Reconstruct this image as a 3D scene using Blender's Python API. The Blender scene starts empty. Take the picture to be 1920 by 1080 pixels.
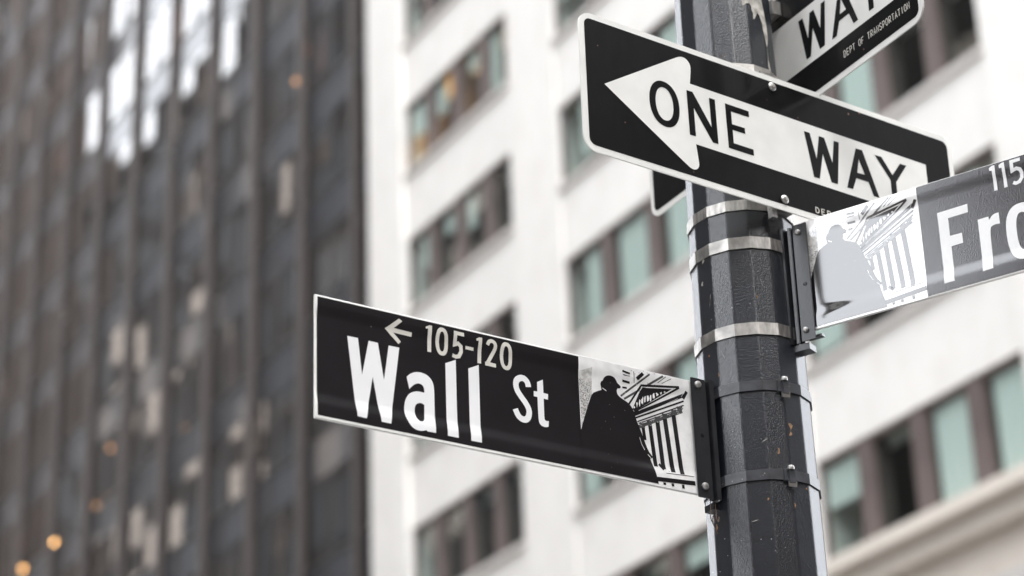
import bpy, bmesh, math, random
from mathutils import Vector, Matrix
from mathutils.geometry import tessellate_polygon

random.seed(11)
sc = bpy.context.scene
C = sc.collection
rad = math.radians

# ------------------------------------------------------------------ camera
cam_d = bpy.data.cameras.new('camera')
cam = bpy.data.objects.new('camera', cam_d)
C.objects.link(cam)
sc.camera = cam
cam_d.sensor_width = 36.0
cam_d.lens = 85.0
cam_d.clip_start = 0.05
cam_d.clip_end = 2000
HEAD, PITCH, ROLL = rad(30.3), rad(25.0), math.atan(0.0374)
fw = Vector((math.sin(HEAD) * math.cos(PITCH), math.cos(HEAD) * math.cos(PITCH), math.sin(PITCH)))
r0 = Vector((math.cos(HEAD), -math.sin(HEAD), 0))
u0 = r0.cross(fw)
up = math.cos(ROLL) * u0 + math.sin(ROLL) * r0
rt = math.cos(ROLL) * r0 - math.sin(ROLL) * u0
m = Matrix((rt, up, -fw)).transposed().to_4x4()
m.translation = Vector((0, 0, 1.62))
cam.matrix_world = m
cam_d.dof.use_dof = True
cam_d.dof.focus_distance = 4.22
cam_d.dof.aperture_fstop = 3.1

# ------------------------------------------------------------------ sky, sun, exposure
SUN_AZ, SUN_EL = 178.0, 62.0
w = bpy.data.worlds.new('World')
sc.world = w
w.use_nodes = True
nt = w.node_tree
bg = nt.nodes['Background']
sky = nt.nodes.new('ShaderNodeTexSky')
sky.sky_type = 'NISHITA'
sky.sun_disc = False
sky.sun_elevation = rad(SUN_EL)
sky.sun_rotation = rad(SUN_AZ)
sky.air_density = 1.0
sky.dust_density = 4.0
sky.ozone_density = 1.0
hs = nt.nodes.new('ShaderNodeHueSaturation')
hs.inputs['Saturation'].default_value = 0.22
nt.links.new(sky.outputs[0], hs.inputs['Color'])
# even cloud cover over the clear-sky radiance
cl = nt.nodes.new('ShaderNodeMix')
cl.data_type = 'RGBA'
cl.inputs[0].default_value = 0.75
cl.inputs[7].default_value = (9.2, 9.5, 10.0, 1)
nt.links.new(hs.outputs[0], cl.inputs[6])
nt.links.new(cl.outputs[2], bg.inputs[0])
bg.inputs[1].default_value = 0.15
sun_d = bpy.data.lights.new('sun', 'SUN')
sun_d.energy = 0.8
sun_d.angle = rad(50)
sun_d.color = (1, 0.97, 0.93)
sun = bpy.data.objects.new('sun', sun_d)
C.objects.link(sun)
sd = Vector((math.sin(rad(SUN_AZ)) * math.cos(rad(SUN_EL)), math.cos(rad(SUN_AZ)) * math.cos(rad(SUN_EL)), math.sin(rad(SUN_EL))))
sun.rotation_euler = sd.to_track_quat('Z', 'Y').to_euler()
sun.location = (0, 0, 60)
sc.view_settings.view_transform = 'Standard'
sc.view_settings.look = 'None'
sc.view_settings.gamma = 1.0
sc.view_settings.use_curve_mapping = False
sc.view_settings.exposure = 1.92
sc.render.engine = 'CYCLES'
sc.cycles.use_denoising = True
sc.cycles.max_bounces = 8
sc.cycles.transparent_max_bounces = 12


# ------------------------------------------------------------------ materials
def new_mat(name):
    mt = bpy.data.materials.new(name)
    mt.use_nodes = True
    return mt, mt.node_tree, mt.node_tree.nodes['Principled BSDF']


def noise_col(t, scale, c0, c1, lo=0.35, hi=0.65, detail=4, stretch=(1, 1, 1)):
    tc = t.nodes.new('ShaderNodeTexCoord')
    mp = t.nodes.new('ShaderNodeMapping')
    mp.inputs['Scale'].default_value = stretch
    t.links.new(tc.outputs['Object'], mp.inputs[0])
    n = t.nodes.new('ShaderNodeTexNoise')
    n.inputs['Scale'].default_value = scale
    n.inputs['Detail'].default_value = detail
    t.links.new(mp.outputs[0], n.inputs['Vector'])
    r = t.nodes.new('ShaderNodeValToRGB')
    r.color_ramp.elements[0].position = lo
    r.color_ramp.elements[1].position = hi
    r.color_ramp.elements[0].color = (*c0, 1)
    r.color_ramp.elements[1].color = (*c1, 1)
    t.links.new(n.outputs['Fac'], r.inputs[0])
    return r, n, mp


def mixc(t, fac, a, b):
    mx = t.nodes.new('ShaderNodeMix')
    mx.data_type = 'RGBA'
    for sock, val in ((mx.inputs[0], fac), (mx.inputs[6], a), (mx.inputs[7], b)):
        if isinstance(val, bpy.types.NodeSocket):
            t.links.new(val, sock)
        elif isinstance(val, (tuple, list)):
            sock.default_value = (*val, 1)
        else:
            sock.default_value = val
    return mx.outputs[2]


def simple(name, col, rough=0.5, metal=0.0, coat=0.0, var=0.12, scale=6.0, spec=0.5, bump=0.0, bscale=100.0, stretch=(1, 1, 1), coat_rough=0.08):
    mt, t, p = new_mat(name)
    c1 = tuple(min(1, c * (1 + var)) for c in col)
    c0 = tuple(c * (1 - var) for c in col)
    r, n, mp = noise_col(t, scale, c0, c1, stretch=stretch)
    t.links.new(r.outputs[0], p.inputs['Base Color'])
    p.inputs['Roughness'].default_value = rough
    p.inputs['Metallic'].default_value = metal
    p.inputs['Coat Weight'].default_value = coat
    p.inputs['Coat Roughness'].default_value = coat_rough
    p.inputs['Specular IOR Level'].default_value = spec
    if bump > 0:
        n2 = t.nodes.new('ShaderNodeTexNoise')
        n2.inputs['Scale'].default_value = bscale
        n2.inputs['Detail'].default_value = 3
        tc = t.nodes.new('ShaderNodeTexCoord')
        t.links.new(tc.outputs['Object'], n2.inputs['Vector'])
        b = t.nodes.new('ShaderNodeBump')
        b.inputs['Strength'].default_value = bump
        b.inputs['Distance'].default_value = 0.001
        t.links.new(n2.outputs['Fac'], b.inputs['Height'])
        t.links.new(b.outputs[0], p.inputs['Normal'])
        if coat > 0:
            t.links.new(b.outputs[0], p.inputs['Coat Normal'])
    return mt


def add_specks(mt, scale, col, lo=0.035, seed=0.0, mask_scale=9.0, mask_lo=0.52):
    """small chips and grime specks on the base colour"""
    t = mt.node_tree
    p = t.nodes['Principled BSDF']
    base = p.inputs['Base Color'].links[0].from_socket
    tc = t.nodes.new('ShaderNodeTexCoord')
    mp = t.nodes.new('ShaderNodeMapping')
    mp.inputs['Location'].default_value = (seed, seed * 0.7, -seed)
    t.links.new(tc.outputs['Object'], mp.inputs[0])
    v = t.nodes.new('ShaderNodeTexVoronoi')
    v.inputs['Scale'].default_value = scale
    t.links.new(mp.outputs[0], v.inputs['Vector'])
    cr = t.nodes.new('ShaderNodeValToRGB')
    cr.color_ramp.elements[0].position = lo
    cr.color_ramp.elements[0].color = (1, 1, 1, 1)
    cr.color_ramp.elements[1].position = lo * 1.6
    cr.color_ramp.elements[1].color = (0, 0, 0, 1)
    t.links.new(v.outputs['Distance'], cr.inputs[0])
    n = t.nodes.new('ShaderNodeTexNoise')
    n.inputs['Scale'].default_value = mask_scale
    t.links.new(mp.outputs[0], n.inputs['Vector'])
    cr2 = t.nodes.new('ShaderNodeValToRGB')
    cr2.color_ramp.elements[0].position = mask_lo
    cr2.color_ramp.elements[1].position = mask_lo + 0.06
    t.links.new(n.outputs['Fac'], cr2.inputs[0])
    mu = t.nodes.new('ShaderNodeMath')
    mu.operation = 'MULTIPLY'
    t.links.new(cr.outputs[0], mu.inputs[0])
    t.links.new(cr2.outputs[0], mu.inputs[1])
    t.links.new(mixc(t, mu.outputs[0], base, col), p.inputs['Base Color'])
    return mt


M = {}
# pole paint: dark blue-black enamel with orange peel, chips and rust flecks
mt = simple('pole_paint', (0.0095, 0.0115, 0.0155), rough=0.5, coat=1.0, spec=0.2, var=0.25, scale=5, bump=0.55, bscale=400, coat_rough=0.16)
mt.node_tree.nodes['Principled BSDF'].inputs['Coat IOR'].default_value = 2.1
mt.node_tree.nodes['Principled BSDF'].inputs['Coat Weight'].default_value = 0.66
mt.node_tree.nodes['Principled BSDF'].inputs['Coat Tint'].default_value = (0.93, 0.96, 1.0, 1)
add_specks(mt, 70, (0.45, 0.45, 0.44), lo=0.05, seed=2.1, mask_lo=0.54)
add_specks(mt, 38, (0.35, 0.13, 0.04), lo=0.06, seed=5.7, mask_lo=0.58)
M['pole'] = mt
mt = simple('sign_black', (0.010, 0.0088, 0.010), rough=0.40, coat=0.45, spec=0.15, var=0.15, scale=9, bump=0.12, bscale=420, coat_rough=0.2)
M['film'] = add_specks(mt, 30, (0.5, 0.45, 0.42), lo=0.03, seed=1.3, mask_lo=0.56)
M['film_front'] = simple('sign_black_film', (0.014, 0.013, 0.017), rough=0.2, coat=1.0, var=0.15, scale=9, bump=0.15, bscale=500, coat_rough=0.06, spec=0.3)
for k_ in ('film_front',):
    M[k_].node_tree.nodes['Principled BSDF'].inputs['Coat IOR'].default_value = 1.85
mt = simple('one_way_black', (0.003, 0.003, 0.0033), rough=0.45, coat=0.3, spec=0.12, var=0.3, scale=14, bump=0.12, bscale=160, stretch=(3, 1, 1), coat_rough=0.06)
M['ow_black'] = add_specks(mt, 34, (0.40, 0.22, 0.14), lo=0.05, seed=3.3, mask_lo=0.55)
mt = simple('one_way_white', (0.78, 0.775, 0.74), rough=0.42, var=0.05, scale=12)
M['ow_white'] = add_specks(mt, 40, (0.25, 0.20, 0.15), lo=0.04, seed=8.3, mask_lo=0.60)
M['white_film'] = simple('white_film', (0.82, 0.82, 0.82), rough=0.35, coat=0.15, var=0.03, scale=12)
M['number_film'] = simple('number_film', (0.66, 0.64, 0.58), rough=0.3, coat=0.3, var=0.06, scale=30)
M['blade'] = simple('blade_white', (0.82, 0.81, 0.78), rough=0.4, var=0.07, scale=20)
mt = simple('print_paper', (0.80, 0.79, 0.78), rough=0.3, coat=0.3, var=0.08, scale=40)
M['print_white'] = add_specks(mt, 160, (0.30, 0.29, 0.28), lo=0.12, seed=4.1, mask_scale=14, mask_lo=0.56)
mt = simple('print_stipple', (0.55, 0.54, 0.52), rough=0.3, coat=0.3, var=0.25, scale=120)
M['print_stipple'] = add_specks(mt, 420, (0.08, 0.08, 0.08), lo=0.30, seed=4.7, mask_scale=25, mask_lo=0.44)
M['print_grey'] = add_specks(simple('print_grey', (0.06, 0.06, 0.06), rough=0.3, coat=0.3, var=0.3, scale=60), 300, (0.6, 0.6, 0.58), lo=0.2, seed=1.7, mask_scale=60, mask_lo=0.5)
M['print_black'] = add_specks(simple('print_black', (0.010, 0.0088, 0.010), rough=0.40, coat=0.6, spec=0.15, var=0.15, scale=9, coat_rough=0.10), 90, (0.2, 0.19, 0.18), lo=0.05, seed=6.7, mask_lo=0.58)
for k_ in ('print_white', 'print_stipple', 'print_grey', 'print_black'):
    c_ = M[k_].copy()                      # the same print under the thick glossy overlay of the second blade
    p_ = c_.node_tree.nodes['Principled BSDF']
    p_.inputs['Coat Weight'].default_value = 1.0
    p_.inputs['Coat IOR'].default_value = 2.2
    p_.inputs['Coat Roughness'].default_value = 0.06
    M[k_ + '_gloss'] = c_
M['steel'] = simple('band_steel', (0.52, 0.50, 0.47), rough=0.40, metal=1.0, var=0.3, scale=30, stretch=(1, 1, 5))
M['band_black'] = add_specks(simple('band_painted', (0.05, 0.052, 0.058), rough=0.35, coat=0.3, var=0.3, scale=40), 120, (0.5, 0.45, 0.4), lo=0.08, seed=2.9)
M['bracket'] = add_specks(simple('bracket_paint', (0.016, 0.017, 0.020), rough=0.3, coat=0.5, var=0.2, scale=25, bump=0.25, bscale=300, coat_rough=0.15), 90, (0.5, 0.42, 0.35), lo=0.06, seed=7.9, mask_lo=0.56)
M['bolt'] = simple('bolt_zinc', (0.50, 0.49, 0.47), rough=0.42, metal=0.9, var=0.2, scale=200)
M['wire'] = simple('wire_rust', (0.10, 0.06, 0.04), rough=0.6, var=0.3, scale=80)
M['peel'] = simple('bare_primer', (0.42, 0.40, 0.36), rough=0.7, var=0.35, scale=70, bump=0.6, bscale=200)


def stone(name, col, stain, scale=0.9):
    mt, t, p = new_mat(name)
    r, n, mp = noise_col(t, scale, tuple(c * 0.94 for c in col), col, 0.3, 0.7, 6)
    r2, n2, mp2 = noise_col(t, 2.2, (0, 0, 0), (1, 1, 1), 0.52, 0.72, 5, stretch=(1, 1.4, 0.55))
    mu = t.nodes.new('ShaderNodeMath')
    mu.operation = 'MULTIPLY'
    mu.inputs[1].default_value = 0.35
    t.links.new(r2.outputs[0], mu.inputs[0])
    t.links.new(mixc(t, mu.outputs[0], r.outputs[0], stain), p.inputs['Base Color'])
    p.inputs['Roughness'].default_value = 0.75
    return mt


M['stone'] = stone('white_limestone', (0.82, 0.795, 0.755), (0.64, 0.60, 0.545))
M['sill'] = stone('sill_stone', (0.58, 0.55, 0.52), (0.36, 0.33, 0.30), 2.5)
M['beige'] = stone('base_stone', (0.72, 0.66, 0.585), (0.58, 0.52, 0.45))
M['brown'] = simple('window_brown', (0.125, 0.098, 0.092), rough=0.45, var=0.12, scale=1.2)
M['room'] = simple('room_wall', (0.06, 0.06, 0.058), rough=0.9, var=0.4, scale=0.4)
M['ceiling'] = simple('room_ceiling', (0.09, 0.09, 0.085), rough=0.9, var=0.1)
M['blind'] = simple('blind_cloth', (0.78, 0.80, 0.78), rough=0.9, var=0.05, scale=1.5, stretch=(1, 6, 0.4))
M['blind_beige'] = simple('blind_beige', (0.62, 0.53, 0.46), rough=0.9, var=0.2, scale=1.2, stretch=(1, 5, 0.4))
M['blind_grey'] = simple('blind_grey', (0.20, 0.195, 0.195), rough=0.9, var=0.2, scale=1.2, stretch=(1, 5, 0.4))
M['blind_rust'] = simple('blind_rust', (0.45, 0.17, 0.07), rough=0.9, var=0.25, scale=1.0)
M['fin'] = simple('fin_bronze', (0.092, 0.076, 0.070), rough=0.55, var=0.10, scale=0.5, stretch=(1, 1, 0.2))
M['spandrel'] = simple('spandrel_glass', (0.018, 0.020, 0.026), rough=0.4, coat=0.8, spec=0.2, coat_rough=0.04, var=0.4, scale=0.25)
M['dark_frame'] = simple('dark_frame', (0.05, 0.045, 0.045), rough=0.4, var=0.2)
M['asphalt'] = simple('asphalt', (0.055, 0.055, 0.057), rough=0.9, var=0.3, scale=30)
M['paving'] = simple('paving', (0.30, 0.29, 0.28), rough=0.85, var=0.15, scale=3)
M['brick'] = simple('brown_masonry', (0.09, 0.07, 0.06), rough=0.95, spec=0.05, var=0.15, scale=0.3)
M['greystone'] = simple('grey_masonry', (0.085, 0.078, 0.074), rough=0.95, spec=0.05, var=0.15, scale=0.3)
M['tan'] = simple('tan_masonry', (0.11, 0.09, 0.08), rough=0.95, spec=0.05, var=0.15, scale=0.3)
M['far_glass'] = simple('far_glass', (0.02, 0.022, 0.025), rough=0.3, spec=0.1, var=0.4, scale=0.2)


def glass(name, tint, ior, gl=0.95, rough=0.01):
    mt = bpy.data.materials.new(name)
    mt.use_nodes = True
    t = mt.node_tree
    t.nodes.clear()
    o = t.nodes.new('ShaderNodeOutputMaterial')
    tr = t.nodes.new('ShaderNodeBsdfTransparent')
    tr.inputs[0].default_value = (*tint, 1)
    g = t.nodes.new('ShaderNodeBsdfGlossy')
    g.inputs['Color'].default_value = (gl, gl, gl, 1)
    g.inputs['Roughness'].default_value = rough
    # Schlick reflectance, the same from both sides of the thin pane
    geo = t.nodes.new('ShaderNodeNewGeometry')
    dt = t.nodes.new('ShaderNodeVectorMath'); dt.operation = 'DOT_PRODUCT'
    t.links.new(geo.outputs['Normal'], dt.inputs[0]); t.links.new(geo.outputs['Incoming'], dt.inputs[1])
    ab = t.nodes.new('ShaderNodeMath'); ab.operation = 'ABSOLUTE'
    t.links.new(dt.outputs['Value'], ab.inputs[0])
    om = t.nodes.new('ShaderNodeMath'); om.operation = 'SUBTRACT'; om.inputs[0].default_value = 1.0
    t.links.new(ab.outputs[0], om.inputs[1])
    pw = t.nodes.new('ShaderNodeMath'); pw.operation = 'POWER'; pw.inputs[1].default_value = 5.0
    t.links.new(om.outputs[0], pw.inputs[0])
    f0 = ((ior - 1) / (ior + 1)) ** 2
    fr = t.nodes.new('ShaderNodeMath'); fr.operation = 'MULTIPLY_ADD'
    fr.inputs[1].default_value = 1 - f0; fr.inputs[2].default_value = f0
    t.links.new(pw.outputs[0], fr.inputs[0])
    mx = t.nodes.new('ShaderNodeMixShader')
    t.links.new(fr.outputs[0], mx.inputs[0])
    t.links.new(tr.outputs[0], mx.inputs[1])
    t.links.new(g.outputs[0], mx.inputs[2])
    t.links.new(mx.outputs[0], o.inputs[0])
    return mt


M['glass_green'] = glass('glass_green', (0.875, 0.918, 0.903), 1.45)
M['glass_smoke'] = glass('glass_smoke', (0.66, 0.64, 0.625), 2.1)


def lamp_mat(name, col, s):
    mt = bpy.data.materials.new(name)
    mt.use_nodes = True
    p = mt.node_tree.nodes['Principled BSDF']
    p.inputs['Base Color'].default_value = (*col, 1)
    p.inputs['Emission Color'].default_value = (*col, 1)
    p.inputs['Emission Strength'].default_value = s
    return mt


M['lamp'] = lamp_mat('lamp_warm', (1.0, 0.55, 0.20), 8)
M['lamp_dim'] = lamp_mat('lamp_dim', (1.0, 0.50, 0.20), 2.2)
M['lamp_soft'] = lamp_mat('lamp_amber', (1.0, 0.48, 0.12), 2.2)


# ------------------------------------------------------------------ helpers
def tag(o, label=None, cat=None, group=None, kind=None):
    if label: o['label'] = label
    if cat: o['category'] = cat
    if group: o['group'] = group
    if kind: o['kind'] = kind
    return o


def empty(name, loc, mat=None):
    o = bpy.data.objects.new(name, None)
    C.objects.link(o)
    if mat is not None:
        o.matrix_world = mat
    else:
        o.location = loc
    return o


def link(name, me, parent=None, loc=(0, 0, 0)):
    o = bpy.data.objects.new(name, me)
    C.objects.link(o)
    if parent is not None:
        o.parent = parent
    o.location = loc
    return o


def mesh_from(name, verts, faces, mat, smooth=None):
    me = bpy.data.meshes.new(name)
    me.from_pydata(verts, [], faces)
    me.materials.append(mat)
    me.update()
    if smooth is not None:
        me.shade_smooth()
        me.set_sharp_from_angle(angle=rad(smooth))
    return me


_cache = {}


def box_mesh(dx, dy, dz, mat):
    k = (round(dx, 4), round(dy, 4), round(dz, 4), mat.name)
    if k not in _cache:
        x, y, z = dx / 2, dy / 2, dz / 2
        v = [(a, b, c) for a in (-x, x) for b in (-y, y) for c in (-z, z)]
        f = [(0, 1, 3, 2), (4, 6, 7, 5), (0, 4, 5, 1), (2, 3, 7, 6), (0, 2, 6, 4), (1, 5, 7, 3)]
        _cache[k] = mesh_from('box', v, f, mat)
    return _cache[k]


def box(name, x0, x1, y0, y1, z0, z1, mat, parent=None, org=(0, 0, 0)):
    me = box_mesh(x1 - x0, y1 - y0, z1 - z0, mat)
    return link(name, me, parent, ((x0 + x1) / 2 - org[0], (y0 + y1) / 2 - org[1], (z0 + z1) / 2 - org[2]))


def bisect_v(bm, cuts):
    for c in cuts:
        g = bm.verts[:] + bm.edges[:] + bm.faces[:]
        bmesh.ops.bisect_plane(bm, geom=g, plane_co=(0, c, 0), plane_no=(0, 1, 0))


def poly(name, shapes, z, mat, parent, prof=None, cuts=()):
    """flat print: list of (outline, [holes]) in sign coordinates, laid on the sign's profile"""
    bm = bmesh.new()
    for outer, holes in shapes:
        loops = [[Vector((p[0], p[1], 0)) for p in outer]] + [[Vector((p[0], p[1], 0)) for p in h] for h in holes]
        flat = [v for l in loops for v in l]
        bv = [bm.verts.new(v) for v in flat]
        for tri in tessellate_polygon(loops):
            a, b, c = (flat[i] for i in tri)
            ar = (b - a).cross(c - a).z
            if abs(ar) < 1e-12:
                continue
            idx = tri if ar > 0 else tri[::-1]
            try:
                bm.faces.new([bv[i] for i in idx])
            except ValueError:
                pass
    if prof:
        bisect_v(bm, cuts)
    for v in bm.verts:
        v.co.z = z + (prof(v.co.y) if prof else 0)
    me = bpy.data.meshes.new(name)
    bm.to_mesh(me)
    bm.free()
    me.materials.append(mat)
    if prof:
        me.shade_smooth()
    return link(name, me, parent)


def mm(pts):
    return [(a / 10000.0, b / 10000.0) for a, b in pts]


def smooth_poly(pts, it=2, ang=42, closed=True):
    for _ in range(it):
        n = len(pts)
        out = []
        for i in range(n):
            if not closed and i in (0, n - 1):
                out.append(pts[i]); continue
            a, b, c = Vector(pts[i - 1]), Vector(pts[i]), Vector(pts[(i + 1) % n])
            d1, d2 = b - a, c - b
            if d1.length < 1e-9 or d2.length < 1e-9:
                continue
            if d1.angle(d2) > rad(ang):
                out.append(pts[i])
            else:
                out.append(tuple(b - d1 * 0.25)); out.append(tuple(b + d2 * 0.25))
        pts = out
    return pts


def stroke(path, wd):
    n = len(path)
    L, Rr = [], []
    for i in range(n):
        p = Vector(path[i])
        d0 = (p - Vector(path[i - 1])).normalized() if i > 0 else None
        d1 = (Vector(path[i + 1]) - p).normalized() if i < n - 1 else None
        if d0 is None: d0 = d1
        if d1 is None: d1 = d0
        n0, n1 = Vector((-d0.y, d0.x)), Vector((-d1.y, d1.x))
        mid = (n0 + n1)
        mid = mid.normalized() if mid.length > 1e-6 else n0
        k = wd / 2 / max(0.45, mid.dot(n0))
        L.append(tuple(p + mid * k)); Rr.append(tuple(p - mid * k))
    return L + Rr[::-1]


def ring(cx, cy, rx, ry, th, e=2.5, n=44, thy=None):
    thy = thy or th

    def pts(a, b):
        o = []
        for i in range(n):
            t = 2 * math.pi * i / n
            ct, st = math.cos(t), math.sin(t)
            o.append((cx + a * math.copysign(abs(ct) ** (2 / e), ct), cy + b * math.copysign(abs(st) ** (2 / e), st)))
        return o
    return (pts(rx, ry), [pts(rx - th, ry - thy)])


def letters(name, glyphs, z, mat, parent, labels=None, **k):
    for i, g in enumerate(glyphs):
        o = poly(name, g if isinstance(g, list) else [g], z, mat, parent, **k)
        if labels:
            o['label'] = labels[i]


def rrect(x0, x1, y0, y1, r, n=6):
    o = []
    for cx, cy, a in ((x1 - r, y1 - r, 0), (x0 + r, y1 - r, 90), (x0 + r, y0 + r, 180), (x1 - r, y0 + r, 270)):
        for i in range(n + 1):
            t = rad(a + 90 * i / n)
            o.append((cx + r * math.cos(t), cy + r * math.sin(t)))
    return o


def extrude_poly(name, pts, z0, z1, mat, parent, sharp=40):
    n = len(pts)
    v = [(x, y, z0) for x, y in pts] + [(x, y, z1) for x, y in pts]
    f = [tuple(range(n - 1, -1, -1)), tuple(range(n, 2 * n))] + [(i, (i + 1) % n, n + (i + 1) % n, n + i) for i in range(n)]
    me = mesh_from(name, v, f, mat, sharp)
    return link(name, me, parent)


def disc_bolt(name, x, y, z, r, h, mat, parent, sides=14):
    prof = [(r, 0), (r, h * 0.45), (r * 0.8, h * 0.85), (r * 0.35, h)]
    v, f = [], []
    for rr, hh in prof:
        v += [(rr * math.cos(2 * math.pi * i / sides), rr * math.sin(2 * math.pi * i / sides), hh) for i in range(sides)]
    for k in range(3):
        f += [(k * sides + i, k * sides + (i + 1) % sides, (k + 1) * sides + (i + 1) % sides, (k + 1) * sides + i) for i in range(sides)]
    f.append(tuple(range(3 * sides, 4 * sides)))
    me = mesh_from(name, v, f, mat, 35)
    return link(name, me, parent, (x, y, z))


def tube(name, path, r, mat, parent, sides=6):
    cu = bpy.data.curves.new(name, 'CURVE')
    cu.dimensions = '3D'
    cu.bevel_depth = r
    cu.bevel_resolution = 2
    s = cu.splines.new('NURBS')
    s.points.add(len(path) - 1)
    for p, q in zip(s.points, path):
        p.co = (*q, 1)
    s.use_endpoint_u = True
    s.order_u = 3
    o = bpy.data.objects.new(name, cu)
    dg = bpy.context.evaluated_depsgraph_get()
    C.objects.link(o)
    dg.update()
    me = bpy.data.meshes.new_from_object(o.evaluated_get(dg))
    bpy.data.objects.remove(o)
    me.materials.clear()
    me.materials.append(mat)
    me.shade_smooth()
    return link(name, me, parent)


# ------------------------------------------------------------------ the ground
me = mesh_from('road', [(-900, -900, 0), (900, -900, 0), (900, 900, 0), (-900, 900, 0)], [(0, 1, 2, 3)], M['asphalt'])
tag(link('road', me), kind='structure')
tag(box('pavement', -16, 3.4, 2.5, 260, 0.0, 0.14, M['paving']), kind='structure')
tag(box('pavement', 21.0, 28.0, 10, 260, 0.0, 0.14, M['paving']), kind='structure')
tag(box('pavement', -120, 3.4, -60, -6.0, 0.0, 0.14, M['paving']), kind='structure')
tag(box('pavement', 6.5, 60, -60, -6.0, 0.0, 0.14, M['paving']), kind='structure')

# ------------------------------------------------------------------ limestone building across the street
XF = 26.0
LB = empty('limestone_building', (XF, 17.5, 0))
tag(LB, 'white limestone office building with brown window bays and green tinted glass behind the sign pole', 'building')
org = (XF, 17.5, 0)
SILL0, FLOOR, WH = 15.42, 3.94, 2.05
NR = 8
bays = [(44.35, 49.88, 4, 0.30), (36.90, 42.18, 3, 0.32), (27.75, 33.64, 4, 0.34), (20.10, 25.30, 4, 0.30)]
pil = [(49.88, 52.00), (42.18, 44.35), (33.64, 36.90), (25.30, 27.75), (17.50, 20.10)]
ZTOP = SILL0 + FLOOR * NR
for a, b in pil:
    box('pilaster', XF, XF + 1.2, a, b, 14.6, ZTOP, M['stone'], LB, org)
# shallow raised strip on the corner pilaster
box('pilaster_strip', XF - 0.10, XF, 49.88, 50.95, 14.6, ZTOP, M['stone'], LB, org)
for a, b, n, mu in bays:
    for k in range(NR + 1):
        z1 = SILL0 + FLOOR * k - 0.14
        z0 = z1 - (FLOOR - WH - 0.14)
        if k == 0:
            z0 = 14.6
        box('spandrel', XF + 0.05, XF + 0.9, a, b, z0, z1, M['stone'], LB, org)
        if k < NR:
            box('sill', XF - 0.03, XF + 0.9, a - 0.06, b + 0.02, z1, z1 + 0.14, M['sill'], LB, org)
# cover[bay][row]: share of each window that its blind covers, from the top
cover = {
    (2, 0): [(0.0, 1.0, 0.45), (0, 0, 0), (0.12, 1, 1.0), (0.15, 1, 1.0)],
    (2, 1): [(0.1, 1, 0.9), (0.1, 1, 0.7), (0, 1, 0.2), (0, 0.4, 0.9)],
    (2, 2): [(0.1, 1, 1.0), (0.1, 1, 1.0), (0, 0, 0), (0, 0, 0)],
    (2, 3): [(0.1, 1, 1.0), (0.1, 1, 1.0), (0.1, 1, 1.0), (0.12, 1, 1.0)],
    (2, 4): [(0.1, 1, 1.0), (0.1, 1, 1.0), (0.12, 1, 1.0), (0.12, 1, 1.0)],
    (1, 2): [(0.45, 0.8, 0.9), (0.15, 0.95, 1.0), (0.2, 1, 1.0)],
    (1, 1): [(0.1, 0.5, 0.9), (0.2, 0.9, 0.6), (0.2, 0.9, 0.9)],
    (1, 3): [(0.5, 0.9, 0.8), (0.3, 1, 0.8), (0.3, 1, 1.0)],
}
for bi, (a, b, n, mu) in enumerate(bays):
    ww = (b - a - mu * (n - 1)) / n
    for k in range(NR):
        z0 = SILL0 + FLOOR * k
        z1 = z0 + WH
        for j in range(n):
            # j counts from the far end of the bay
            y1 = b - j * (ww + mu)
            y0 = y1 - ww
            fr = 0.07
            verts, faces = [], []
            ys, zs = (y0, y0 + fr, y1 - fr, y1), (z0, z0 + fr, z1 - fr * 1.6, z1)
            key = ('frame', round(ww, 3))
            if key not in _cache:
                yc, zc = (y0 + y1) / 2, z0
                for x in (0, 0.12):
                    for yy in ys:
                        for zz in zs:
                            verts.append((x, yy - yc, zz - zc))
                for x in range(3):
                    for q in range(3):
                        if x == 1 and q == 1:
                            continue
                        i = x * 4 + q
                        faces.append((i, i + 1, i + 5, i + 4))
                for (p0, p1) in (((1, 1), (1, 2)), ((1, 2), (2, 2)), ((2, 2), (2, 1)), ((2, 1), (1, 1))):
                    i0, i1 = p0[0] * 4 + p0[1], p1[0] * 4 + p1[1]
                    faces.append((i0, i1, i1 + 16, i0 + 16))
                _cache[key] = mesh_from('window_frame', verts, faces, M['brown'])
            win = link('window', _cache[key], LB, (0.11, (y0 + y1) / 2 - org[1], z0))
            pm = box_mesh(0.012, ww - 2 * fr, WH - 2.6 * fr, M['glass_green'])
            pn = link('pane', pm, win, (0.07, 0, WH / 2 - 0.3 * fr))
            pn.rotation_euler = (0, rad(random.uniform(-.3, .3)), rad(random.uniform(-.3, .3)))
            cv = cover.get((bi, k))
            if cv:
                s0, s1, h = cv[j]
            else:
                h = random.choice([0, 0, 0.3, 0.5, 0.9] if bi < 2 else [0, 0.25, 0.5, 0.8, 1.0, 0.9])
                s0 = random.choice([0.0, 0.1, 0.3, 0.5]); s1 = s0 + random.choice([0.4, 0.5, 0.9])
                s1 = min(1, s1)
            if h > 0 and s1 - s0 > 0.05:
                # s runs from the far jamb towards the near one; far = +y
                bw = (s1 - s0) * ww
                hh = round(h * (WH - 0.1), 2)
                bm_ = box_mesh(0.02, round(bw, 3), hh, M['blind'])
                link('blind', bm_, win, (0.12, ww / 2 - s0 * ww - bw / 2, WH - 0.05 - hh / 2))
            if j < n - 1:
                box('mullion', XF + 0.07, XF + 0.55, y0 - mu, y0, z0, z1, M['brown'], LB, org)
for k in range(NR + 1):
    zc = SILL0 + FLOOR * k - 1.2
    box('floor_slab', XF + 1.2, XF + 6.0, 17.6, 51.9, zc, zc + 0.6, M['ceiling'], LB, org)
box('back_wall', XF + 6.0, XF + 26, 17.5, 52.0, 0, ZTOP, M['room'], LB, org)
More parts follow.
